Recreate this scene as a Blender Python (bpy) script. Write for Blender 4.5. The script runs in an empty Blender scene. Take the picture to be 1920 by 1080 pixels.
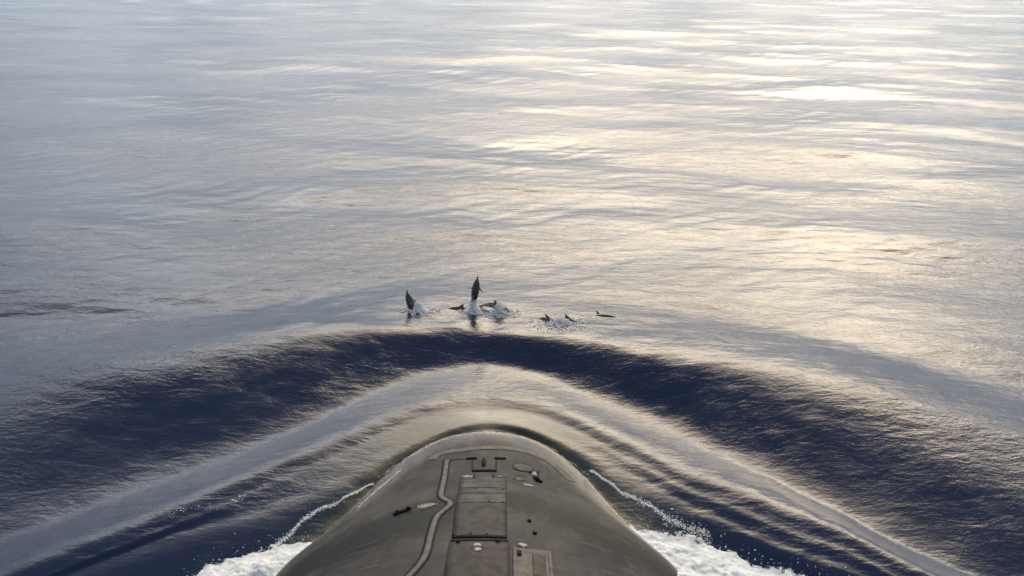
import bpy, bmesh, math, random
import numpy as np
from mathutils import Vector, Matrix

random.seed(7); rng = np.random.default_rng(7)
S = bpy.context.scene
C = S.collection
R = math.radians

# ------------------------------------------------------------------ camera
CAM = Vector((0.6, 0.0, 13.0))
PITCH = 23.63
cd = bpy.data.cameras.new('camera'); co = bpy.data.objects.new('camera', cd); C.objects.link(co)
co.location = CAM; co.rotation_euler = (R(90 - PITCH), 0, 0)
cd.sensor_width = 36; cd.lens = 30.0; cd.clip_start = .1; cd.clip_end = 30000
S.camera = co

# ------------------------------------------------------------------ sky and sun
SUN_EL, SUN_AZ = 33.0, 14.0            # azimuth clockwise from straight ahead (+y)
sd = Vector((math.sin(R(SUN_AZ)) * math.cos(R(SUN_EL)), math.cos(R(SUN_AZ)) * math.cos(R(SUN_EL)), math.sin(R(SUN_EL))))
W = bpy.data.worlds.new('World'); S.world = W; W.use_nodes = True
nt = W.node_tree; nt.nodes.clear()


class NB:
    """small helper for building node trees"""
    def __init__(s, tree): s.t = tree
    def n(s, typ, **kw):
        nd = s.t.nodes.new(typ)
        for k, v in kw.items(): setattr(nd, k, v)
        return nd
    def put(s, sock, v):
        if isinstance(v, bpy.types.NodeSocket): s.t.links.new(v, sock)
        elif v is not None: sock.default_value = v
    def m(s, op, a, b=None, c=None, clamp=False):
        nd = s.n('ShaderNodeMath', operation=op); nd.use_clamp = clamp
        s.put(nd.inputs[0], a)
        if b is not None: s.put(nd.inputs[1], b)
        if c is not None: s.put(nd.inputs[2], c)
        return nd.outputs[0]
    def vm(s, op, a, b=None, out=0):
        nd = s.n('ShaderNodeVectorMath', operation=op)
        s.put(nd.inputs[0], a)
        if b is not None: s.put(nd.inputs[1], b)
        return nd.outputs[out]
    def mix(s, f, a, b, blend='MIX'):
        nd = s.n('ShaderNodeMix', data_type='RGBA', blend_type=blend)
        s.put(nd.inputs[0], f); s.put(nd.inputs[6], a); s.put(nd.inputs[7], b)
        return nd.outputs[2]
    def noise(s, vec, scale, detail=4, rough=.55, dist=0.):
        nd = s.n('ShaderNodeTexNoise'); s.put(nd.inputs['Vector'], vec)
        nd.inputs['Scale'].default_value = scale; nd.inputs['Detail'].default_value = detail
        nd.inputs['Roughness'].default_value = rough; nd.inputs['Distortion'].default_value = dist
        return nd.outputs[0]
    def ramp(s, v, lo, hi, a=0., b=1.):
        nd = s.n('ShaderNodeMapRange', interpolation_type='SMOOTHSTEP')
        s.put(nd.inputs[0], v)
        for i, q in enumerate((lo, hi, a, b)): s.put(nd.inputs[1 + i], q)
        return nd.outputs[0]
    def mapping(s, vec, scale=(1, 1, 1), rot=(0, 0, 0), loc=(0, 0, 0)):
        nd = s.n('ShaderNodeMapping'); s.put(nd.inputs[0], vec)
        nd.inputs['Location'].default_value = loc
        nd.inputs['Rotation'].default_value = rot; nd.inputs['Scale'].default_value = scale
        return nd.outputs[0]
    def scale(s, col, f):
        nd = s.n('ShaderNodeVectorMath', operation='SCALE'); s.put(nd.inputs[0], col); s.put(nd.inputs[3], f)
        return nd.outputs[0]


b = NB(nt)
tc = b.n('ShaderNodeTexCoord').outputs['Generated']
xyz = b.n('ShaderNodeSeparateXYZ'); nt.links.new(tc, xyz.inputs[0])
X, Y, Z = xyz.outputs
el = b.m('MULTIPLY', b.m('ARCSINE', Z), 57.29578)
hor = b.m('SQRT', b.m('ADD', b.m('MULTIPLY', X, X), b.m('ADD', b.m('MULTIPLY', Y, Y), 1e-5)))
caz = b.m('DIVIDE', b.m('ADD', b.m('MULTIPLY', X, math.sin(R(SUN_AZ))), b.m('MULTIPLY', Y, math.cos(R(SUN_AZ)))), hor)
front = b.m('POWER', b.m('ADD', b.m('MULTIPLY', caz, .5), .5, clamp=True), 5.0)
e1 = b.m('DIVIDE', b.m('SUBTRACT', el, 29.0), 11.5)
band = b.m('EXPONENT', b.m('MULTIPLY', b.m('MULTIPLY', e1, e1), -1.0))
sdot = b.vm('DOT_PRODUCT', tc, tuple(sd), out=1)
ang = b.m('MULTIPLY', b.m('ARCCOSINE', b.m('MINIMUM', sdot, .99999)), 57.29578)
g1 = b.m('EXPONENT', b.m('MULTIPLY', b.m('POWER', b.m('DIVIDE', ang, 22.0), 2.0), -1.0))
# clouds laid out on a high flat layer
zc = b.m('ADD', b.m('MAXIMUM', Z, 0.0), .12)
comb = b.n('ShaderNodeCombineXYZ')
b.put(comb.inputs[0], b.m('DIVIDE', X, zc)); b.put(comb.inputs[1], b.m('DIVIDE', Y, zc))
cl1 = b.noise(comb.outputs[0], 1.9, 6, .55, .3)
cl2 = b.noise(b.mapping(comb.outputs[0], (.8, 1.6, 1), loc=(4, 2, 0)), 3.6, 5, .6, .2)
patch = b.ramp(b.m('ADD', b.m('MULTIPLY', cl1, .65), b.m('MULTIPLY', cl2, .35)), .40, .60)
lit = b.m('ADD', b.m('MULTIPLY', patch, 1.0), .42)
base = b.mix(b.ramp(el, 0, 55), (.54, .67, .84, 1), (.27, .31, .39, 1))
bank = b.scale(b.mix(b.m('MULTIPLY', b.m('ADD', b.m('MULTIPLY', patch, .6), .4), b.m('MULTIPLY', g1, 1.4, clamp=True)), (.98, 1.0, 1.01, 1), (1.20, 1.0, .72, 1)),
               b.m('MULTIPLY', b.m('MULTIPLY', band, front), b.m('MULTIPLY', lit, 7.0)))
glow = b.scale((1.27, .96, .56), b.m('MULTIPLY', b.m('MULTIPLY', g1, b.m('MULTIPLY', b.ramp(el, 15, 33), b.ramp(el, 56, 37))), b.m('MULTIPLY', b.m('ADD', b.m('MULTIPLY', patch, .8), .45), 6.3)))
cloud = b.vm('ADD', b.vm('ADD', b.scale(base, b.m('ADD', b.m('MULTIPLY', patch, .35), .75)), bank), glow)
sky = b.n('ShaderNodeTexSky', sky_type='NISHITA'); sky.sun_disc = False
sky.sun_elevation = R(SUN_EL); sky.sun_rotation = R(SUN_AZ)
bg1 = b.n('ShaderNodeBackground'); nt.links.new(sky.outputs[0], bg1.inputs[0]); bg1.inputs[1].default_value = .07
bg2 = b.n('ShaderNodeBackground'); nt.links.new(cloud, bg2.inputs[0]); bg2.inputs[1].default_value = 1.0
mx = b.n('ShaderNodeMixShader'); mx.inputs[0].default_value = .82
nt.links.new(bg1.outputs[0], mx.inputs[1]); nt.links.new(bg2.outputs[0], mx.inputs[2])
wo = b.n('ShaderNodeOutputWorld'); nt.links.new(mx.outputs[0], wo.inputs[0])

sl = bpy.data.lights.new('sun', 'SUN'); so = bpy.data.objects.new('sun', sl); C.objects.link(so)
sl.energy = .5; sl.angle = R(30); sl.color = (1, .86, .66)
so.rotation_euler = sd.to_track_quat('Z', 'Y').to_euler()
S.view_settings.view_transform = 'Standard'; S.view_settings.look = 'None'
S.view_settings.exposure = 0.02; S.view_settings.gamma = 1.0; S.view_settings.use_curve_mapping = False


# ------------------------------------------------------------------ helpers
def material(name):
    m = bpy.data.materials.new(name); m.use_nodes = True
    m.node_tree.nodes.clear()
    q = NB(m.node_tree)
    out = q.n('ShaderNodeOutputMaterial')
    return m, q, out


def simple(name, col, rough, noise_amt=.3, scale=8., bump=.0, spec=.1):
    m, q, out = material(name)
    p = q.n('ShaderNodeBsdfPrincipled')
    g = q.n('ShaderNodeNewGeometry').outputs['Position']
    f = q.noise(g, scale, 5, .6)
    d = tuple(c * (1 - noise_amt) for c in col) + (1,); l = tuple(min(1, c * (1 + noise_amt)) for c in col) + (1,)
    q.put(p.inputs['Base Color'], q.mix(q.ramp(f, .3, .7), d, l))
    p.inputs['Roughness'].default_value = rough
    p.inputs['Specular IOR Level'].default_value = spec
    if bump:
        bn = q.n('ShaderNodeBump'); bn.inputs['Strength'].default_value = bump; bn.inputs['Distance'].default_value = .01
        q.put(bn.inputs['Height'], q.noise(g, scale * 4, 4, .6)); q.put(p.inputs['Normal'], bn.outputs[0])
    m.node_tree.links.new(p.outputs[0], out.inputs[0])
    return m


def link(name, me, mat=None, parent=None, smooth=True):
    o = bpy.data.objects.new(name, me); C.objects.link(o)
    if mat: me.materials.append(mat)
    if parent: o.parent = parent
    if smooth: me.shade_smooth()
    return o


def tag(o, label=None, cat=None, group=None, kind=None):
    for k, v in (('label', label), ('category', cat), ('group', group), ('kind', kind)):
        if v: o[k] = v
    return o


def grid_mesh(name, P):
    """P: (rows, cols, 3) array -> mesh of quads"""
    nr, nc = P.shape[:2]
    me = bpy.data.meshes.new(name)
    me.vertices.add(nr * nc); me.vertices.foreach_set('co', P.astype(np.float32).ravel())
    i = np.arange(nr - 1)[:, None] * nc + np.arange(nc - 1)[None, :]
    q = np.stack([i, i + 1, i + nc + 1, i + nc], -1).reshape(-1, 4)
    return fill_quads(me, q)


def fill_quads(me, q):
    n = len(q)
    me.loops.add(n * 4); me.loops.foreach_set('vertex_index', q.astype(np.int32).ravel())
    me.polygons.add(n); me.polygons.foreach_set('loop_start', np.arange(0, n * 4, 4, dtype=np.int32))
    me.polygons.foreach_set('loop_total', np.full(n, 4, np.int32))
    me.update(calc_edges=True); me.validate()
    return me


def smooth_curve(pts, lo, hi, step, sig, sl=None, sr=None):
    pts = sorted(pts); x = np.array([p[0] for p in pts]); y = np.array([p[1] for p in pts])
    xs = np.arange(lo, hi + step, step)
    ys = np.interp(xs, x, y)
    if sl is not None: ys = np.where(xs < x[0], y[0] + (xs - x[0]) * sl, ys)
    if sr is not None: ys = np.where(xs > x[-1], y[-1] + (xs - x[-1]) * sr, ys)
    k = np.arange(-int(3 * sig / step), int(3 * sig / step) + 1) * step
    w = np.exp(-.5 * (k / sig) ** 2); w /= w.sum(); h = len(k) // 2
    yp = np.concatenate([ys[0] + (ys[1] - ys[0]) * np.arange(-h, 0), ys, ys[-1] + (ys[-1] - ys[-2]) * np.arange(1, h + 1)])
    return xs, np.convolve(yp, w, 'valid')


def fbm(x, y, seed, oct=4, gain=.5, lac=2.03):
    """value noise, about -1..1"""
    r = np.random.default_rng(seed); T = r.random((256, 256)) * 2 - 1
    t = np.zeros(np.broadcast(x, y).shape); a = 1.; n = 0.
    for o in range(oct):
        c, s_ = math.cos(.7 * o), math.sin(.7 * o)
        u = (x * c - y * s_) * lac ** o + 13.7 * o; v = (x * s_ + y * c) * lac ** o + 7.1 * o
        iu = np.floor(u); iv = np.floor(v); fu = u - iu; fv = v - iv
        iu = iu.astype(np.int64); iv = iv.astype(np.int64)
        fu = fu * fu * fu * (fu * (fu * 6 - 15) + 10); fv = fv * fv * fv * (fv * (fv * 6 - 15) + 10)
        g = lambda i, j: T[(iu + i) & 255, (iv + j) & 255]
        t += a * ((g(0, 0) * (1 - fu) + g(1, 0) * fu) * (1 - fv) + (g(0, 1) * (1 - fu) + g(1, 1) * fu) * fv)
        n += a; a *= gain
    return t / n


# ------------------------------------------------------------------ hull shape
XC, Z0 = -.12, -4.5
RT = [(-95, 0.05), (-90, 1.2), (-70, 4.2), (-55, 6.2), (-45, 6.9), (5, 7.0), (10, 6.92), (12, 6.75), (14.3, 6.34), (16, 5.60), (17.05, 5.30), (17.91, 5.11),
      (19.09, 4.81), (19.65, 4.61), (19.91, 4.5), (20.8, 3.97), (21.7, 3.37), (22.5, 2.72), (23, 2.22), (23.5, 1.57), (24.0, 0.)]
_hx, _hr2 = smooth_curve([(y, r * r) for y, r in RT], -96, 26, .05, .35, sr=-4.94)


def hull_R(y): return np.sqrt(np.maximum(np.interp(y, _hx, _hr2), 0))
def hull_z(x, y):
    r2 = np.interp(y, _hx, _hr2) - (np.asarray(x) - XC) ** 2
    return np.where(r2 > 0, Z0 + np.sqrt(np.maximum(r2, 0)), -99.)


NOSE = float(_hx[np.where(_hr2 > 0)[0][-1]])

# ------------------------------------------------------------------ sea surface
LO, HI, ST = -120., 120., .05
def crv(pts, sl, sr, sig=.45): return smooth_curve(pts, LO, HI, ST, sig, sl, sr)
cC1 = crv([(-9.0, 23.4), (-5.54, 24.75), (-3.95, 25.3), (-2.26, 25.65), (-.46, 25.5), (2.15, 24.85), (4.6, 24.0), (7.65, 22.75), (9.55, 21.6)], .45, -.6)
cDe = crv([(-7.72, 18.6), (-6.2, 19.9), (-4.95, 21.0), (-3.62, 22.3), (-2.09, 23.35), (-.42, 23.75), (1.27, 23.35), (2.84, 22.05), (4.93, 20.15), (6.72, 18.4), (8.31, 16.85)], .8, -.9)
cC2 = crv([(-7.0, 16.74), (-5.68, 18.14), (-4.52, 19.14), (-3.22, 19.99), (-2.44, 20.82), (-1.12, 21.6), (.6, 21.7), (1.97, 20.96), (3.34, 19.47), (4.56, 18.14), (6.28, 16.84), (7.84, 15.68)], .85, -.85)
cN = crv([(-6.74, 15.96), (-5.25, 16.54), (-4.13, 17.26), (-3.05, 18.1), (-2.3, 19.1), (-1.2, 20.1), (0, 20.5), (1.3, 20.0), (2.3, 19.1), (3.06, 18.4), (4.38, 17.05), (5.98, 15.68), (7.49, 14.62)], .75, -.75)
cH = crv([(-12, 8.5), (-8, 12.4), (-6.17, 14.0), (-3.4, 15.95), (-2.4, 17.9), (-1, 19.6), (-.1, 19.95), (.9, 19.7), (2.5, 17.9), (3.2, 16.05), (6.8, 14.0), (9, 12.2), (13, 8.5)], .9, -.9, .25)


def sea_z(x, y):
    """mean surface with the bow wave; returns height and a calmness factor"""
    f = lambda c: np.interp(x, c[0], c[1])
    c1, de, c2, n_, h_ = f(cC1), f(cDe), f(cC2), f(cN), f(cH)
    de = np.minimum(de, c1 - 1.); c2 = np.minimum(c2, de - 1.); n_ = np.minimum(n_, c2 - .75); h_ = np.minimum(h_, n_ - .45)
    wob = .38 * fbm(x * .4, y * .25, 5, 4)
    yy = y + wob * np.clip((np.abs(x) - 1) / 3, 0, 1)
    ax = np.abs(x - XC); side = np.clip(ax / 6, 0, 1)
    fade = np.exp(-(np.maximum(ax - 9, 0) / 9) ** 2)
    nodes = [(c1 + 5, 0 * x), (c1, (.45 + .20 * side) * fade), (de, (-.05 - .10 * side) * fade), (c2, (.03 + .13 * side) * fade),
             (c2 - .7, (-.01 + .11 * side) * fade), (n_, (.01 + .01 * side) * fade), (h_, (-.03 - .18 * side) * fade), (h_ - 3, -.1 * fade)]
    z = np.zeros_like(x)
    for (ya, za), (yb, zb) in zip(nodes[:-1], nodes[1:]):
        t = np.clip((ya - yy) / np.maximum(ya - yb, .05), 0, 1)
        s = t * t * (3 - 2 * t)
        inside = (yy <= ya) & (yy > yb)
        z = np.where(inside, za + (zb - za) * s, z)
    z = np.where(yy <= h_ - 3, -.1 * fade, z)
    bow = np.clip((c1 + 1.5 - yy) / 3, 0, 1) * fade            # inside the bow wave
    calm = np.clip((c2 + .3 - yy) / .8, 0, 1) * np.clip((4.2 - ax) / 2.5, 0, 1)
    tri = np.clip((n_ + .3 - yy) / .5, 0, 1) * np.clip((yy - h_ + 1.2) / .6, 0, 1) * fade     # slick water sliding off the shoulders
    return z, bow, np.maximum(calm, .85 * tri)


def waves(x, y, sp):
    """wind sea: long-crested trains running roughly towards the camera, plus chop"""
    z = np.zeros_like(x); r = np.random.default_rng(11)
    gust = .75 + .45 * fbm(x * .03, y * .045, 31, 3)
    wx = x + 2.5 * fbm(x * .07, y * .07, 21, 3); wy = y + 2.2 * fbm(x * .06, y * .1, 22, 3)
    for i in range(34):
        lam = .55 * (1.13 ** i)
        th = r.normal(0, .42) + R(4); k = 2 * math.pi / lam
        amp = .0058 * lam ** .95 * (.7 + .6 * r.random()) * (.5 + .13 * min(max((lam - 3) / 5, 0), 1))
        if lam > 12: amp *= (12 / lam) ** 1.0
        vis = np.clip((lam / np.maximum(sp, 1e-3) - 2.5) / 2.5, 0, 1)
        z += amp * vis * np.sin(k * (wx * math.sin(th) + wy * math.cos(th)) + r.random() * 6.283)
    return z * gust


ys = np.concatenate([np.linspace(-60, 8, 60, endpoint=False), np.arange(8, 34, .045), 34 * np.exp(np.linspace(0, math.log(190 / 34), 460))[1:], 190 * np.exp(np.linspace(0, math.log(12000 / 190), 70))[1:]])
u = np.linspace(-1, 1, 781); u = .72 * u + .28 * u ** 3
hw = np.where(ys < 14, 16 + (14 - ys) * .9, 16 + (ys - 14) * .95)
GX = u[None, :] * hw[:, None]; GY = np.repeat(ys[:, None], len(u), 1)
dy = np.gradient(ys)[:, None]; dx = hw[:, None] * (u[1] - u[0]) * np.ones_like(GX)
z0, bow, calm = sea_z(GX, GY)
sp = np.maximum(np.repeat(dy, len(u), 1) * .8, dx * .35)
wz = waves(GX, GY, sp)
GZ = z0 + wz * (1 - .45 * bow) * (1 - .75 * calm)
depth = np.clip(GZ - hull_z(GX, GY), 0, 8)
sea_me = grid_mesh('sea', np.stack([GX, GY, GZ], -1))
at = sea_me.attributes.new('depth', 'FLOAT', 'POINT'); at.data.foreach_set('value', depth.astype(np.float32).ravel())
at = sea_me.attributes.new('calm', 'FLOAT', 'POINT'); at.data.foreach_set('value', np.maximum(calm * .9, bow * .32).astype(np.float32).ravel())

m, q, out = material('sea_water')
geo = q.n('ShaderNodeNewGeometry').outputs['Position']
dep = q.n('ShaderNodeAttribute', attribute_name='depth').outputs['Fac']
clm = q.n('ShaderNodeAttribute', attribute_name='calm').outputs['Fac']
rip1 = q.noise(q.mapping(geo, (.62, 1.5, 1), (0, 0, .05)), 1.3, 5, .6, .5)
rip2 = q.noise(q.mapping(geo, (.8, 1.35, 1), (0, 0, -.25)), 5.5, 4, .6, .4)
gustn = q.ramp(q.noise(q.mapping(geo, (.06, .11, 1)), 1., 3, .5), .35, .65, .55, 1.25)
hgt = q.m('ADD', q.m('MULTIPLY', rip1, .054), q.m('MULTIPLY', rip2, .018))
bn = q.n('ShaderNodeBump'); bn.inputs['Distance'].default_value = 1.0
q.put(bn.inputs['Height'], hgt)
q.put(bn.inputs['Strength'], q.m('MULTIPLY', q.m('SUBTRACT', 1.0, q.m('MULTIPLY', clm, .85)), gustn))
body = q.n('ShaderNodeBsdfDiffuse')
tealf = q.m('EXPONENT', q.m('MULTIPLY', dep, -1.6))
q.put(body.inputs[0], q.mix(tealf, (.0100, .0190, .051, 1), (.022, .054, .066, 1)))
thin = q.n('ShaderNodeBsdfTransparent')
thin.inputs[0].default_value = (.80, .88, .80, 1)
ms = q.n('ShaderNodeMixShader')
q.put(ms.inputs[0], q.m('SUBTRACT', 1.0, q.m('EXPONENT', q.m('MULTIPLY', dep, -2.6))))
m.node_tree.links.new(thin.outputs[0], ms.inputs[1]); m.node_tree.links.new(body.outputs[0], ms.inputs[2])
gl = q.n('ShaderNodeBsdfGlossy'); gl.inputs['Roughness'].default_value = .16; gl.inputs[0].default_value = (1, 1, 1, 1)
q.put(gl.inputs['Normal'], bn.outputs[0])
fr = q.n('ShaderNodeFresnel'); fr.inputs[0].default_value = 1.333; q.put(fr.inputs['Normal'], bn.outputs[0])
ms2 = q.n('ShaderNodeMixShader'); q.put(ms2.inputs[0], fr.outputs[0])
m.node_tree.links.new(ms.outputs[0], ms2.inputs[1]); m.node_tree.links.new(gl.outputs[0], ms2.inputs[2])
m.node_tree.links.new(ms2.outputs[0], out.inputs[0])
sea = link('sea', sea_me, m)
tag(sea, 'open blue sea with a rolling bow wave and pale sky reflections', kind='structure')


# the light-swallowing depth seen where the surface is clear beside the hull
M_DEEP, q, out = material('deep_water')
db = q.n('ShaderNodeBsdfDiffuse'); db.inputs[0].default_value = (.0085, .017, .050, 1)
M_DEEP.node_tree.links.new(db.outputs[0], out.inputs[0])
dg = np.stack(np.meshgrid(np.linspace(-30, 30, 13), np.linspace(-120, 60, 19)) + [np.full((19, 13), -1.15)], -1)
tag(link('deep_water', grid_mesh('deep_water', dg), M_DEEP), 'dark navy water below the surface beside the hull', kind='structure')


def sea_h(x, y):
    """height of the built water at single points"""
    x = np.atleast_1d(np.asarray(x, float)); y = np.atleast_1d(np.asarray(y, float))
    a, bw, cl = sea_z(x, y)
    return a + waves(x, y, np.full_like(x, .05)) * (1 - .45 * bw) * (1 - .75 * cl)


# ------------------------------------------------------------------ submarine
def hull_material():
    m, q, out = material('hull_coating')
    geo = q.n('ShaderNodeNewGeometry').outputs['Position']
    sx = q.n('ShaderNodeSeparateXYZ'); q.put(sx.inputs[0], geo); X, Y, Z = sx.outputs
    n1 = q.noise(geo, .9, 6, .6, .3); n2 = q.noise(q.mapping(geo, (1, .35, 1)), 3.2, 6, .65); n3 = q.noise(geo, 28, 3, .6)
    col = q.mix(q.ramp(n1, .32, .68), (.037, .0375, .039, 1), (.077, .074, .071, 1))
    col = q.mix(q.m('MULTIPLY', q.ramp(n2, .5, .74), .55), col, (.128, .108, .084, 1))
    col = q.mix(q.m('MULTIPLY', q.ramp(n3, .35, .65), .35), col, (.045, .042, .040, 1))
    # a dark water mark lying across the deck, its edge wandering
    warp = q.m('MULTIPLY', q.m('SUBTRACT', q.noise(geo, .8, 5, .6), .5), 2.2)
    yl = q.m('ADD', q.m('ADD', Y, warp), q.m('MULTIPLY', q.m('ABSOLUTE', q.m('ADD', X, -.4)), .42))
    yl = q.m('ADD', yl, q.m('MULTIPLY', q.m('SUBTRACT', n2, .5), 1.6))
    band = q.m('MULTIPLY', q.ramp(yl, 13.9, 14.5), q.ramp(yl, 16.0, 15.4))
    col = q.mix(q.m('MULTIPLY', band, .9), col, (.018, .018, .015, 1))
    # salt film low on the shoulders
    runs = q.noise(q.mapping(geo, (.5, 5.5, .5), (0, 0, .12)), 2.2, 5, .65, .3)
    col = q.mix(q.m('MULTIPLY', q.ramp(runs, .56, .70), .38), col, (.15, .14, .125, 1))
    col = q.mix(q.m('MULTIPLY', q.ramp(runs, .42, .30), .45), col, (.028, .027, .026, 1))
    spots = q.noise(geo, 9, 5, .7)
    col = q.mix(q.m('MULTIPLY', q.ramp(spots, .63, .70), .5), col, (.17, .155, .13, 1))
    above = q.ramp(Z, -.30, .02)
    salt = q.m('MULTIPLY', q.m('MULTIPLY', above, q.ramp(q.m('ADD', Z, q.m('MULTIPLY', n1, .5)), .85, .4)), q.ramp(n2, .42, .62))
    col = q.mix(q.m('MULTIPLY', salt, .35), col, (.17, .16, .14, 1))
    col = q.mix(above, (.105, .098, .066, 1), col)       # olive tan below the waterline
    p = q.n('ShaderNodeBsdfPrincipled'); q.put(p.inputs['Base Color'], col)
    q.put(p.inputs['Specular IOR Level'], q.m('ADD', .07, q.m('MULTIPLY', q.ramp(Z, .45, .1), .35)))
    wet = q.ramp(q.m('ADD', Z, q.m('MULTIPLY', q.m('SUBTRACT', n1, .5), .5)), .42, .12)
    wet = q.m('MULTIPLY', wet, above)
    q.put(p.inputs['Roughness'], q.m('ADD', q.m('MULTIPLY', wet, -.40), q.m('ADD', .56, q.m('MULTIPLY', band, -.12))))
    bn = q.n('ShaderNodeBump'); bn.inputs['Strength'].default_value = .35; bn.inputs['Distance'].default_value = .02
    q.put(bn.inputs['Height'], q.m('ADD', n2, q.m('MULTIPLY', n3, .3))); q.put(p.inputs['Normal'], bn.outputs[0])
    m.node_tree.links.new(p.outputs[0], out.inputs[0])
    return m


M_HULL = hull_material()
M_DARK = simple('recess_black', (.020, .019, .019), .7)
M_STRIP = simple('worn_grey_metal', (.125, .117, .107), .5, .35, 6, .2)
M_PALE = simple('worn_pale_paint', (.29, .265, .22), .6, .35, 14, .2)
M_WHITE = simple('chipped_white_paint', (.36, .355, .335), .6, .3, 20, .2)
M_PLATE = simple('deck_plate', (.070, .066, .060), .55, .45, 3.5, .3)
M_PLATE_D = simple('stained_deck_plate', (.046, .042, .038), .55, .4, 4.5, .3)
M_RUST = simple('rust_stain', (.12, .075, .05), .75, .5, 8)
M_TAN = simple('tan_panel_and_sheen', (.135, .12, .10), .6, .3, 6, .2)  # colours the deck panel and the painted sheen strip at the bow

sub = bpy.data.objects.new('submarine', None); C.objects.link(sub); sub.location = (XC, 14, 0)
sub.empty_display_size = 2
tag(sub, 'dark grey submarine with its blunt bow pushing through the sea below the camera', 'submarine')
bpy.context.view_layer.update()
INV = sub.matrix_world.inverted()


def part(name, me, mat, parent=sub, smooth=True):
    o = link(name, me, mat, None, smooth); o.parent = parent
    o.matrix_parent_inverse = INV if parent == sub else Matrix.Identity(4)
    return o


hy = np.concatenate([np.linspace(-94.9, 4, 80, endpoint=False), np.arange(4, 23, .12), np.linspace(23, NOSE, 30)])
th = np.linspace(0, 2 * math.pi, 145)
rr = hull_R(hy); rr[-1] = 0.001
P = np.stack([XC + rr[:, None] * np.sin(th)[None], np.repeat(hy[:, None], len(th), 1), Z0 + rr[:, None] * np.cos(th)[None]], -1)
hull = part('hull', grid_mesh('hull', P[:, ::-1]), M_HULL)


def on_hull(pts, up):
    a = np.asarray(pts, float)
    z = hull_z(a[..., 0], a[..., 1]) + up
    return np.stack([a[..., 0], a[..., 1], z], -1)


def hull_n(x, y):
    e = .05
    gx = float(hull_z(x + e, y) - hull_z(x - e, y)) / (2 * e); gy = float(hull_z(x, y + e) - hull_z(x, y - e)) / (2 * e)
    return Vector((-gx, -gy, 1)).normalized()


def plate(name, quad, up, mat, parent=sub, nu=10, nv=14, thick=.03):
    """conforming plate, corners (far-left, far-right, near-right, near-left), standing 'up' proud of the hull, with edge walls"""
    q4 = np.array(quad, float)
    uu = np.linspace(0, 1, nu)[None, :, None]; vv = np.linspace(0, 1, nv)[:, None, None]
    top = (q4[0] * (1 - uu) + q4[1] * uu) * (1 - vv) + (q4[3] * (1 - uu) + q4[2] * uu) * vv
    T = on_hull(top, up)
    P = np.zeros((nv + 2, nu + 2, 3)); P[1:-1, 1:-1] = T
    P[0, 1:-1] = T[0]; P[-1, 1:-1] = T[-1]; P[1:-1, 0] = T[:, 0]; P[1:-1, -1] = T[:, -1]
    P[0, 0] = T[0, 0]; P[0, -1] = T[0, -1]; P[-1, 0] = T[-1, 0]; P[-1, -1] = T[-1, -1]
    for s in (P[0], P[-1], P[:, 0], P[:, -1]): s[:, 2] -= 0
    edge = np.zeros(P.shape[:2], bool); edge[0] = edge[-1] = True; edge[:, 0] = edge[:, -1] = True
    P[edge, 2] -= thick + up
    me = grid_mesh(name, P[::-1])
    o = part(name, me, mat, parent, smooth=False)
    return o


def ribbon(name, pts, width, up, mat, parent=sub, thick=.02):
    """raised strip following a path on the deck"""
    pts = np.array(pts, float)
    d = np.r_[0, np.cumsum(np.hypot(*np.diff(pts, axis=0).T))]
    n = max(8, int(d[-1] / .05)); t = np.linspace(0, d[-1], n)
    px = np.interp(t, d, pts[:, 0]); py = np.interp(t, d, pts[:, 1])
    k = np.exp(-.5 * (np.arange(-3, 4) / 1.3) ** 2); k /= k.sum()
    if n > 12:
        px[3:-3] = np.convolve(px, k, 'valid'); py[3:-3] = np.convolve(py, k, 'valid')
    tx = np.gradient(px); ty = np.gradient(py); l = np.hypot(tx, ty); nx, ny = -ty / l, tx / l
    cols = []
    for off, dz in ((-.5, -thick - up), (-.5, 0), (-.25, .004), (.25, .004), (.5, 0), (.5, -thick - up)):
        a = on_hull(np.stack([px + nx * width * off, py + ny * width * off], -1), up + dz); cols.append(a)
    P = np.stack(cols, 1)
    return part(name, grid_mesh(name, P[:, ::-1]), mat, parent, smooth=False)


def blob(name, x, y, rx, ry, up, mat, rot=0., parent=sub, jag=.15, n=28, dome=.015, seed=0):
    """flat lid or patch with an uneven rim, lying on the deck"""
    r = np.random.default_rng(seed); a = np.linspace(0, 2 * math.pi, n + 1)
    w = 1 + jag * sum(r.normal() * .5 * np.cos(k * a + r.random() * 6.28) for k in range(2, 6))
    w[-1] = w[0]
    rows = []
    for f, dz in ((0.001, dome), (.5, dome * .8), (.9, dome * .4), (1., 0.), (1.01, -.03 - up)):
        ex = rx * f * w * np.cos(a); ey = ry * f * w * np.sin(a)
        rows.append(on_hull(np.stack([x + ex * math.cos(rot) - ey * math.sin(rot), y + ex * math.sin(rot) + ey * math.cos(rot)], -1), up + dz))
    return part(name, grid_mesh(name, np.stack(rows)), mat, parent)


# deck fittings: each a part of the submarine, standing slightly proud of the hull
base = plate('deck_hatch', [(-.612, 16.505), (.466, 16.525), (.505, 13.05), (-.555, 13.03)], .004, M_DARK)
rows = [(16.49, 15.72, M_PLATE), (15.70, 15.25, M_PLATE), (15.23, 14.57, M_PLATE), (14.55, 13.07, M_PLATE_D)]
for ya, yb, mt in rows:
    xl = lambda y: -.595 + (16.5 - y) * .018; xr = lambda y: .450 + (16.5 - y) * .012
    p_ = plate('hatch_panel', [(xl(ya), ya), (xr(ya), ya + .02), (xr(yb), yb + .02), (xl(yb), yb)], .009, mt, base)
    if mt is M_PLATE_D: p_['label'] = 'dark stained hatch panel nearest the camera'
for xx in (-.50, -.2, .12, .40):
    for yy in (15.62, 14.64, 13.2):
      if rng.random() < .6: blob('bolt', xx, yy, .018, .02, .024, M_RUST if rng.random() < .4 else M_DARK, n=10, dome=.012, jag=.02, parent=base)
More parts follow.
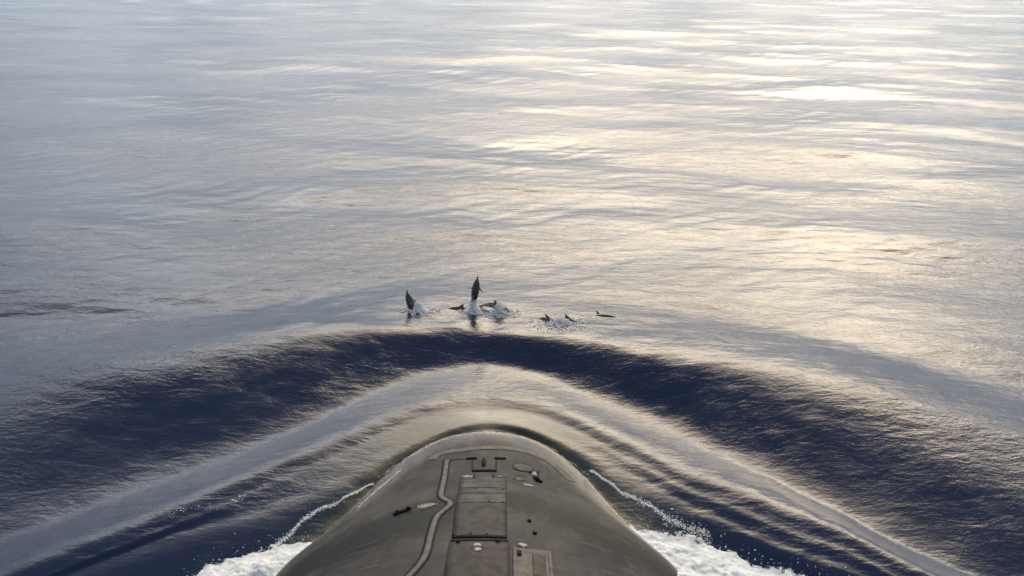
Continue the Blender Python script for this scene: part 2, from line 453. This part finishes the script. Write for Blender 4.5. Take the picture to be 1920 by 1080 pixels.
TR = [(-1.02, 17.72), (-1.0, 16.82), (-.98, 15.62), (-.95, 15.21), (-.84, 14.9), (-.70, 14.67), (-.69, 14.44), (-.81, 14.21), (-.92, 13.97), (-.96, 13.68), (-.98, 13.21), (-.99, 12.77), (-1.01, 12.49), (-1.10, 12.21), (-1.3, 11.8), (-1.34, 11.0), (-1.34, 8.5)]
bed = ribbon('track_bed', TR, .20, .008, M_DARK)
ribbon('safety_track', TR, .105, .016, M_STRIP, bed)
# cross member and towing pad near the bow
brk = plate('bracket', [(-.355, 16.95), (.235, 16.97), (.235, 16.86), (-.35, 16.84)], .03, M_DARK, nv=3)
plate('bracket_arm', [(-.385, 17.5), (-.352, 17.5), (-.325, 16.86), (-.357, 16.86)], .028, M_DARK, brk, nu=3)
plate('bracket_arm', [(.205, 17.51), (.238, 17.51), (.235, 16.88), (.205, 16.88)], .028, M_DARK, brk, nu=3)
plate('cross_bar', [(-.54, 17.73), (-.27, 17.73), (-.27, 17.63), (-.54, 17.63)], .03, M_DARK, nv=3)
plate('cross_bar', [(.17, 17.74), (.45, 17.77), (.45, 17.67), (.17, 17.64)], .03, M_DARK, nv=3)
plate('deck_seam', [(-.98, 17.70), (-.62, 17.70), (-.62, 17.665), (-.98, 17.665)], .008, M_DARK, nv=3)
blob('bollard', -.09, 17.40, .05, .26, .03, M_DARK, dome=.07, jag=.03)
for xx in (-.285, .165): plate('hinge', [(xx - .016, 16.66), (xx + .016, 16.66), (xx + .016, 16.42), (xx - .016, 16.42)], .034, M_DARK, nu=3, nv=5)
blob('pale_patch', -.43, 16.50, .12, .075, .024, M_PALE, seed=3, dome=.006)
blob('pale_patch', .33, 16.52, .10, .05, .024, M_STRIP, seed=4, dome=.006)
blob('pale_patch', .98, 16.20, .13, .05, .01, M_WHITE, seed=5, dome=.008)['label'] = 'white scuff patch'
blob('rust_patch', -1.20, 14.62, .215, .155, .006, M_RUST, seed=6, jag=.2, dome=.004)
tan = blob('tan_patch', -1.21, 14.60, .185, .115, .014, M_PALE, rot=.15, seed=7, jag=.12, dome=.01)
for k in range(5): blob('bolt', -1.33 + .06 * k, 14.60 + .03 * (k % 2), .012, .014, .03, M_DARK, n=8, dome=.008, jag=.02, parent=tan)
clt = ribbon('cleat', [(-1.87, 14.40), (-1.76, 14.47), (-1.66, 14.48), (-1.53, 14.57)], .06, .05, M_DARK)
blob('cleat_knob', -1.80, 14.45, .05, .05, .05, M_DARK, parent=clt, dome=.05, n=14, jag=.03); blob('cleat_knob', -1.58, 14.54, .05, .05, .05, M_DARK, parent=clt, dome=.05, n=14, jag=.03)
clt = ribbon('cleat', [(1.13, 16.78), (1.19, 16.68), (1.30, 16.56)], .075, .05, M_DARK)
blob('cleat_knob', 1.2, 16.66, .06, .09, .05, M_DARK, parent=clt, dome=.06, n=14)
def ring(name, x, y, r0, r1, up, mat, n=40):
    a = np.linspace(0, 2 * math.pi, n + 1)
    rows_ = [on_hull(np.stack([x + r * np.cos(a), y + r * np.sin(a)], -1), z) for r, z in ((r0, -.02), (r0 + .002, up), (r1 - .002, up), (r1, -.02))]
    return part(name, grid_mesh(name, np.stack(rows_)), mat, smooth=False)
ring('round_hatch_rim', .87, 17.30, .25, .272, .012, M_PLATE_D); ring('round_hatch_rim', .80, 16.62, .17, .19, .014, M_STRIP)
lid = blob('round_hatch_lid', .87, 17.30, .235, .235, .012, M_PLATE, jag=0, dome=.01)
blob('pale_patch', 1.14, 17.02, .06, .10, .012, M_WHITE, seed=9, jag=.3); blob('fitting', 1.24, 17.16, .022, .12, .03, M_DARK, seed=10, n=12)
blob('fitting', 1.05, 17.06, .03, .05, .03, M_DARK, seed=12, n=12)
blob('pale_patch', .76, 16.50, .07, .09, .01, M_STRIP, seed=11, jag=.25)
for xx, yy in ((-.42, 12.94), (.33, 12.96), (1.05, 13.39), (.95, 13.85)): blob('fitting', xx, yy, .042, .05, .03, M_DARK, n=14, jag=.05, seed=int(abs(xx) * 50))
blob('white_mark', -.05, 12.80, .075, .05, .016, M_WHITE, seed=14, dome=.004); blob('white_mark', -.04, 12.64, .07, .05, .016, M_WHITE, seed=15, dome=.004)
blob('rust_patch', -.04, 12.72, .13, .15, .007, M_RUST, seed=16, jag=.2, dome=.003)
pnl = plate('deck_panel', [(.62, 12.76), (1.34, 12.80), (1.36, 11.2), (.62, 11.1)], .012, M_TAN)
plate('panel_edge', [(.62, 12.77), (.69, 12.77), (.69, 11.1), (.62, 11.1)], .024, M_STRIP, pnl, nu=3)
plate('panel_edge', [(1.28, 12.70), (1.34, 12.70), (1.36, 11.2), (1.30, 11.2)], .024, M_STRIP, pnl, nu=3)
plate('panel_inset', [(.98, 12.62), (1.22, 12.64), (1.22, 11.9), (.98, 11.88)], .022, M_PLATE, pnl)
blob('white_mark', .80, 12.86, .08, .065, .03, M_WHITE, seed=17); blob('fitting', .74, 12.58, .045, .09, .04, M_DARK, seed=18, n=14)
plate('deck_plate', [(-.60, 12.92), (.56, 12.94), (.58, 10.8), (-.64, 10.8)], .004, M_PLATE_D)
plate('bolt_strip', [(-.58, 12.99), (.53, 13.01), (.53, 12.97), (-.58, 12.95)], .012, M_DARK, nv=3)
# thin tan strip painting the wet sheen that arcs across the bow
ribbon('wet_sheen_strip', [(-1.42, 17.95), (-1.36, 18.16), (-1.1, 18.26), (-.62, 18.27), (.0, 18.38), (.6, 18.42), (1.1, 18.34), (1.5, 18.12), (1.8, 17.75), (2.05, 17.25)], .26, .006, M_TAN)

# ------------------------------------------------------------------ foam
def foam_material(nm, lacy=False):
    m, q, out = material(nm)
    geo = q.n('ShaderNodeNewGeometry').outputs['Position']
    p = q.n('ShaderNodeBsdfPrincipled')
    n1 = q.noise(geo, 3.5, 6, .65); n2 = q.noise(geo, 22, 4, .6)
    q.put(p.inputs['Base Color'], q.mix(q.ramp(n1, .3, .62), (.50, .55, .58, 1), (.74, .755, .76, 1)) if lacy else (.86, .86, .85, 1))
    p.inputs['Roughness'].default_value = .85
    p.inputs['Subsurface Weight'].default_value = .0
    bn = q.n('ShaderNodeBump'); bn.inputs['Strength'].default_value = .6; bn.inputs['Distance'].default_value = .03
    q.put(bn.inputs['Height'], n2); q.put(p.inputs['Normal'], bn.outputs[0])
    if lacy:
        d = q.n('ShaderNodeAttribute', attribute_name='cover').outputs['Fac']
        lace = q.m('ADD', q.m('MULTIPLY', q.noise(geo, 4.5, 7, .68, .6), .75), q.m('MULTIPLY', q.noise(geo, 19, 4, .6), .25))
        a = q.ramp(q.m('ADD', q.m('MULTIPLY', d, 1.7), q.m('MULTIPLY', q.m('SUBTRACT', lace, .55), 2.1)), 0, .30)
        tr = q.n('ShaderNodeBsdfTransparent'); mxs = q.n('ShaderNodeMixShader'); q.put(mxs.inputs[0], a)
        m.node_tree.links.new(tr.outputs[0], mxs.inputs[1]); m.node_tree.links.new(p.outputs[0], mxs.inputs[2])
        m.node_tree.links.new(mxs.outputs[0], out.inputs[0])
    else:
        m.node_tree.links.new(p.outputs[0], out.inputs[0])
    return m


M_FOAM = foam_material('white_foam')
M_LACE = foam_material('torn_white_foam', True)
_bm = bmesh.new(); bmesh.ops.create_icosphere(_bm, subdivisions=1, radius=1)
ICO_V = np.array([v.co[:] for v in _bm.verts]); ICO_F = np.array([[v.index for v in f.verts] for f in _bm.faces]); _bm.free()


def droplets_mesh(name, pos, rad, extra=None):
    """many small round blobs in one mesh; extra = (verts, tris) to join in"""
    n = len(pos)
    sq = 1 + .35 * rng.standard_normal((n, 1, 3)).clip(-1.2, 1.2)
    V = (pos[:, None, :] + ICO_V[None] * rad[:, None, None] * sq).reshape(-1, 3)
    F = (ICO_F[None] + (np.arange(n) * len(ICO_V))[:, None, None]).reshape(-1, 3)
    if extra is not None:
        F = np.concatenate([F, extra[1] + len(V)]); V = np.concatenate([V, extra[0]])
    me = bpy.data.meshes.new(name)
    me.vertices.add(len(V)); me.vertices.foreach_set('co', V.astype(np.float32).ravel())
    me.loops.add(len(F) * 3); me.loops.foreach_set('vertex_index', F.astype(np.int32).ravel())
    me.polygons.add(len(F)); me.polygons.foreach_set('loop_start', np.arange(0, len(F) * 3, 3, dtype=np.int32))
    me.polygons.foreach_set('loop_total', np.full(len(F), 3, np.int32))
    me.update(calc_edges=True)
    return me


def whitewater(sgn, edge, label):
    """churned water beside the hull: lumpy sheet plus thrown drops. edge: outer limit (distance from axis -> y of its far edge)"""
    res = .035
    xs_ = np.arange(2.9, 13, res); ys_ = np.arange(4.5, 16.4, res)
    A, B = np.meshgrid(xs_, ys_); xw = XC + sgn * A
    top = np.interp(A, [p[0] for p in edge], [p[1] for p in edge])
    rag = .30 * fbm(A * 1.6, B * 1.6, 41 + sgn, 5, .62)
    d = top + rag - B                                      # >0 inside
    amp = np.clip(d / 1.2, 0, 1)
    z = sea_h(xw.ravel(), B.ravel()).reshape(A.shape)
    lump = .5 + .5 * fbm(A * 1.1, B * 1.1, 51 + sgn, 6, .5); cel = np.abs(fbm(A * 3.1, B * 3.1, 55 + sgn, 4, .55))
    Zf = z + .015 + amp * (.04 + .46 * lump ** 1.4 + .09 * (1 - cel) ** 2) + .03 * np.clip(d / .2, 0, 1)
    ok = (d > -.55) & (hull_z(xw, B) < Zf + .25)
    nr, nc = A.shape; idx = -np.ones(A.shape, int)
    cell = ok[:-1, :-1] & ok[1:, :-1] & ok[:-1, 1:] & ok[1:, 1:]
    vm = np.zeros_like(ok); vm[:-1, :-1] |= cell; vm[1:, :-1] |= cell; vm[:-1, 1:] |= cell; vm[1:, 1:] |= cell
    idx[vm] = np.arange(vm.sum())
    V = np.stack([xw[vm], B[vm], Zf[vm]], -1)
    i, j = np.where(cell)
    a_, b_, c_, d_ = idx[i, j], idx[i, j + 1], idx[i + 1, j + 1], idx[i + 1, j]
    F = np.concatenate([np.stack([a_, b_, c_], -1), np.stack([a_, c_, d_], -1)])
    if sgn < 0: F = F[:, ::-1]
    # drops thrown up at the ragged rim
    cand = np.where((np.abs(d - .08) < .22).ravel() & (B > 9).ravel() & (hull_z(xw, B) < Zf).ravel())[0]
    pk = rng.choice(cand, min(600, len(cand)))
    dd = d.ravel()[pk]
    pos = np.stack([xw.ravel()[pk], B.ravel()[pk], z.ravel()[pk]], -1) + rng.normal(0, .03, (len(pk), 3))
    pos[:, 2] += np.abs(rng.normal(0, .16, len(pk))) * (1 + 1.2 * (fbm(pos[:, 0] * 1.5, pos[:, 1] * 1.5, 71, 2) > .15))
    rad = .003 + .016 * rng.random(len(pk)) ** 4
    me = droplets_mesh('foam', pos, rad, (V, F))
    cv = me.attributes.new('cover', 'FLOAT', 'POINT')
    cv.data.foreach_set('value', np.concatenate([np.full(len(me.vertices) - len(V), 5.), d[vm]]).astype(np.float32))
    o = link('foam', me, M_LACE)
    tag(o, label, 'foam', kind='stuff')


whitewater(-1, [(2.9, 16.35), (3.25, 15.96), (3.7, 15.70), (4.8, 15.4), (5.85, 14.95), (6.3, 14.5), (8.2, 12.6), (12, 8.7), (14, 6)], 'white churned foam along the port side of the hull, bottom left')
whitewater(1, [(2.9, 16.5), (3.33, 16.12), (4.0, 15.95), (4.86, 15.72), (5.5, 15.3), (6.3, 14.9), (7.5, 14.45), (9.4, 12.8), (12, 9.8), (14, 6)], 'white churned foam along the starboard side of the hull, bottom right')


def foam_trail(pts, width, n, rmax, label, on_deck=False, gap=.0):
    pts = np.array(pts, float); d = np.r_[0, np.cumsum(np.hypot(*np.diff(pts, axis=0).T))]
    n *= 2; rmax *= .62
    t = rng.random(n) * d[-1]
    if gap: t = t[np.sin(t * 9) + np.sin(t * 23 + 1) + rng.normal(0, .5, n) > gap]
    x = np.interp(t, d, pts[:, 0]); y = np.interp(t, d, pts[:, 1])
    w = np.interp(t / d[-1], [0, .5, 1], width) if isinstance(width, (tuple, list)) else width
    off = rng.normal(0, 1, len(t)) * w * (1 + .8 * np.abs(rng.normal(0, 1, len(t))))
    wv = .05 * np.sin(t * 4.1) + .03 * np.sin(t * 9.7)
    x = x + rng.normal(0, 1, len(t)) * w * .5; y = y + off + wv
    hz = hull_z(x, y); sz = sea_h(x, y)
    z = np.maximum(hz, sz) + .004
    rad = rmax * (.25 + .75 * rng.random(len(t)) ** 2)
    me = droplets_mesh('foam_trail', np.stack([x, y, z], -1), rad)
    co_ = np.empty(len(me.vertices) * 3, np.float32); me.vertices.foreach_get('co', co_); co_ = co_.reshape(-1, 3)
    zz = np.repeat(z, len(ICO_V)); co_[:, 2] = zz + (co_[:, 2] - zz) * .35
    me.vertices.foreach_set('co', co_.ravel())
    o = link('foam_trail', me, M_FOAM); tag(o, label, 'foam trail', kind='stuff')


foam_trail([(-2.85, 17.62), (-3.55, 16.98), (-4.05, 16.54), (-4.4, 16.04), (-4.72, 15.45), (-4.93, 14.9)], (.012, .025, .05), 900, .026, 'thin foam line peeling off the port shoulder into navy water')
foam_trail([(2.58, 18.14), (3.25, 17.35), (3.63, 16.95), (4.16, 16.44), (4.68, 15.95), (5.15, 15.62)], (.012, .028, .07), 1000, .027, 'thin foam line peeling off the starboard shoulder into navy water')
foam_trail([(-2.6, 18.1), (-2.15, 18.6), (-1.55, 19.2), (-.9, 19.62), (-.1, 19.86), (.8, 19.68), (1.6, 19.18), (2.2, 18.5), (2.55, 17.95)], .016, 620, .02, 'broken white line where the water meets the rounded bow', gap=-.4)
foam_trail([(-3.05, 16.42), (-2.85, 16.85), (-2.55, 17.35), (-2.2, 17.85)], .012, 330, .02, 'short white streak along the port edge of the hull')
foam_trail([(2.4, 17.9), (2.8, 17.1), (3.05, 16.5), (3.25, 16.05)], .012, 330, .02, 'short white streak along the starboard edge of the hull')
foam_trail([(-7.4, 16.2), (-6.5, 16.5), (-6.0, 16.85), (-5.45, 17.35)], .05, 200, .025, 'scattered foam flecks on the outer port wave, far left', gap=.2)

# ------------------------------------------------------------------ dolphins
def dolphin_material():
    m, q, out = material('dolphin_skin')
    g = q.n('ShaderNodeTexCoord').outputs['Object']
    sx = q.n('ShaderNodeSeparateXYZ'); q.put(sx.inputs[0], g)
    n = q.noise(g, 6, 3, .5)
    f = q.ramp(q.m('ADD', sx.outputs[2], q.m('MULTIPLY', q.m('SUBTRACT', n, .5), .06)), -.10, -.03)
    p = q.n('ShaderNodeBsdfPrincipled')
    q.put(p.inputs['Base Color'], q.mix(f, (.22, .20, .19, 1), (.040, .036, .035, 1)))
    p.inputs['Roughness'].default_value = .32
    m.node_tree.links.new(p.outputs[0], out.inputs[0])
    return m


M_DOL = dolphin_material()


def dolphin_mesh(L=1.55, bend=0.0):
    """body along +x (beak at +x), back towards +z, spine curved by 'bend' in the x-z plane; fins and flukes grown into the one mesh"""
    prof = [(0, .006), (.02, .016), (.06, .021), (.095, .024), (.115, .045), (.15, .064), (.2, .077), (.28, .089), (.38, .095), (.48, .090), (.58, .077), (.68, .058), (.78, .039), (.86, .025), (.92, .018), (.96, .014), (.985, .006)]
    s = np.linspace(0, .985, 44); r = np.interp(s, [p[0] for p in prof], [p[1] for p in prof])
    k = np.array([.25, .5, .25]); r[1:-1] = np.convolve(r, k, 'valid'); r *= L
    def spine(t):
        a = bend * (t - .45)
        return np.array([(.45 - t) * L * math.cos(a * .5), 0, -(abs(t - .45) ** 2) * bend * L * .9]), np.array([math.cos(a * 1.6), 0, -math.sin(a * 1.6) * -1])
    me = bmesh.new(); rings = []
    for t, rad in zip(s, r):
        c, d = spine(t); n = np.array([-d[2], 0, d[0]])
        sy = 1.0 if t < .7 else 1 - .45 * (t - .7) / .3
        melon = .012 * L * math.exp(-((t - .15) / .04) ** 2)
        rings.append([me.verts.new(c + np.array([0, 1, 0]) * rad * sy * math.cos(a) + n * (rad * math.sin(a) * (1.08 if t < .8 else 1.2) + (melon if math.sin(a) > 0 else 0)))
                      for a in np.linspace(0, 2 * math.pi, 20, endpoint=False)])
    for A, B in zip(rings[:-1], rings[1:]):
        for i in range(20): me.faces.new((A[i], A[(i + 1) % 20], B[(i + 1) % 20], B[i]))
    me.faces.new(rings[0][::-1]); me.faces.new(rings[-1])
    def fin(root_a, root_b, tip, thick, back=.0, side=None):
        """swept fin: root chord from a to b, curved to the tip"""
        ra, rb, tp = (np.array(v, float) for v in (root_a, root_b, tip)); ln = []
        ax = np.array(side, float)
        for f in np.linspace(0, 1, 6):
            le = ra * (1 - f) + tp * f + (tp - rb) * 0.12 * math.sin(math.pi * f); te = rb * (1 - f) ** 1.3 + tp * (1 - (1 - f) ** 1.3)
            mid = (le + te) / 2; w = thick * (1 - f) + .002
            ln.append([me.verts.new(v) for v in (le, mid + ax * w, te, mid - ax * w)])
        for A, B in zip(ln[:-1], ln[1:]):
            for i in range(4): me.faces.new((A[i], A[(i + 1) % 4], B[(i + 1) % 4], B[i]))
        me.faces.new(ln[-1]); me.faces.new(ln[0][::-1])
    def at(t, h, y=0.):
        c, d = spine(t); n = np.array([-d[2], 0, d[0]]); return c + n * h * L + np.array([0, y * L, 0])
    fin(at(.42, .07), at(.58, .06), at(.60, .185), .012 * L, side=(0, 1, 0))
    for sg in (1, -1):
        fin(at(.25, -.05, .05 * sg), at(.35, -.05, .06 * sg), at(.42, -.11, .17 * sg), .008 * L, side=(0, 0, 1))
        fin(at(.90, 0, .005 * sg), at(.975, 0, .002 * sg), at(1.02, 0.0, .15 * sg), .007 * L, side=(0, 0, 1))
    bmesh.ops.recalc_face_normals(me, faces=me.faces)
    d = bpy.data.meshes.new('dolphin'); me.to_mesh(d); me.free()
    return d


def dolphin(loc, beak, back, L, bend, label):
    o = link('dolphin', dolphin_mesh(L, bend), M_DOL)
    f = Vector(beak).normalized(); u_ = Vector(back); u_ = (u_ - f * u_.dot(f)).normalized(); s_ = u_.cross(f)
    o.matrix_world = Matrix.Translation(loc) @ Matrix((f, s_, u_)).transposed().to_4x4()
    tag(o, label, 'dolphin', 'dolphins leaping ahead of the bow')


def splash(x, y, spread, height, n, label, lean=(0, 0), rmax=.03):
    """crown of spray: a knot of overlapping lumps with drops flung round it"""
    t = rng.random(n)
    h = height * t ** 1.6
    ang_ = rng.random(n) * 6.283
    rad_ = spread * (1 - .75 * (h / height) ** .8) * np.sqrt(rng.random(n)) * (1 + .2 * rng.standard_normal(n))
    px = x + rad_ * np.cos(ang_) * 1.0 + lean[0] * h; py = y + rad_ * np.sin(ang_) * .6 + lean[1] * h
    pz = sea_h(px, py) + h
    r_ = rmax * (.25 + rng.random(n) ** 2) * (1 - .6 * h / height)
    k = n // 2                                              # drops flung wide and a broken foam patch on the water
    a2 = rng.random(k) * 6.283; d2 = spread * (.6 + 1.3 * rng.random(k) ** 1.6)
    x2 = x + d2 * np.cos(a2) * 1.25; y2 = y + d2 * np.sin(a2) * .8
    h2 = np.where(rng.random(k) < .55, .01, height * 1.25 * rng.random(k) ** 2.2 * (1.25 - d2 / spread / 1.9))
    px = np.r_[px, x2]; py = np.r_[py, y2]; pz = np.r_[pz, sea_h(x2, y2) + h2]; r_ = np.r_[r_, np.where(h2 < .02, .030, .013) * (.3 + .9 * rng.random(k) ** 2)]
    o = link('splash', droplets_mesh('splash', np.stack([px, py, pz], -1), r_), M_FOAM)
    tag(o, label, 'splash', kind='stuff')


def sh(x, y): return float(sea_h(x, y)[0])


dolphin((-.68, 26.98, sh(-.68, 26.98) + .66), (.16, .05, 1), (-.25, -1, .1), 1.42, .12, 'dark dolphin leaping straight up, the tallest above the water at centre')
splash(-.74, 26.9, .24, .60, 1100, 'white column of spray under the tallest upright dolphin', rmax=.03)
dolphin((-2.88, 26.95, sh(-2.88, 26.95) + .09), (-.34, .1, 1), (-.45, -1, .1), 1.45, .35, 'dark dolphin rising half out of the water, leftmost of the pod')
splash(-2.58, 26.8, .30, .34, 1100, 'white splash to the right of the leftmost dolphin', lean=(-.3, 0), rmax=.036)
dolphin((.18, 26.95, sh(.18, 26.95) + .15), (.75, -.2, -.35), (.3, -.5, 1), 1.5, 1.5, 'grey dolphin arching over in white spray just right of the upright one')
splash(.17, 26.75, .32, .50, 1000, 'scattered spray over the arching dolphin right of centre', rmax=.026)
dolphin((1.92, 26.1, sh(1.92, 26.1) - .03), (.8, -.5, -.18), (.1, -.3, 1), 1.4, .9, 'grey dolphin back breaking the surface at the left of a low splash')
dolphin((2.58, 26.1, sh(2.58, 26.1) - .02), (.8, -.55, -.22), (.1, -.3, 1), 1.4, .9, 'grey dolphin back breaking the surface at the right of a low splash')
splash(2.24, 25.9, .46, .24, 1100, 'low white splash between two grey dolphin backs', rmax=.028)
dolphin((3.75, 26.7, sh(3.75, 26.7) - .085), (1, -.1, -.02), (0, .8, .6), 1.5, .3, 'dark low dolphin back barely breaking the water, rightmost of the pod')
dolphin((-1.3, 27.1, sh(-1.3, 27.1) - .06), (-1, -.15, -.05), (0, -.3, 1), 1.4, .4, 'dark low dolphin back just left of the tall white spray column')
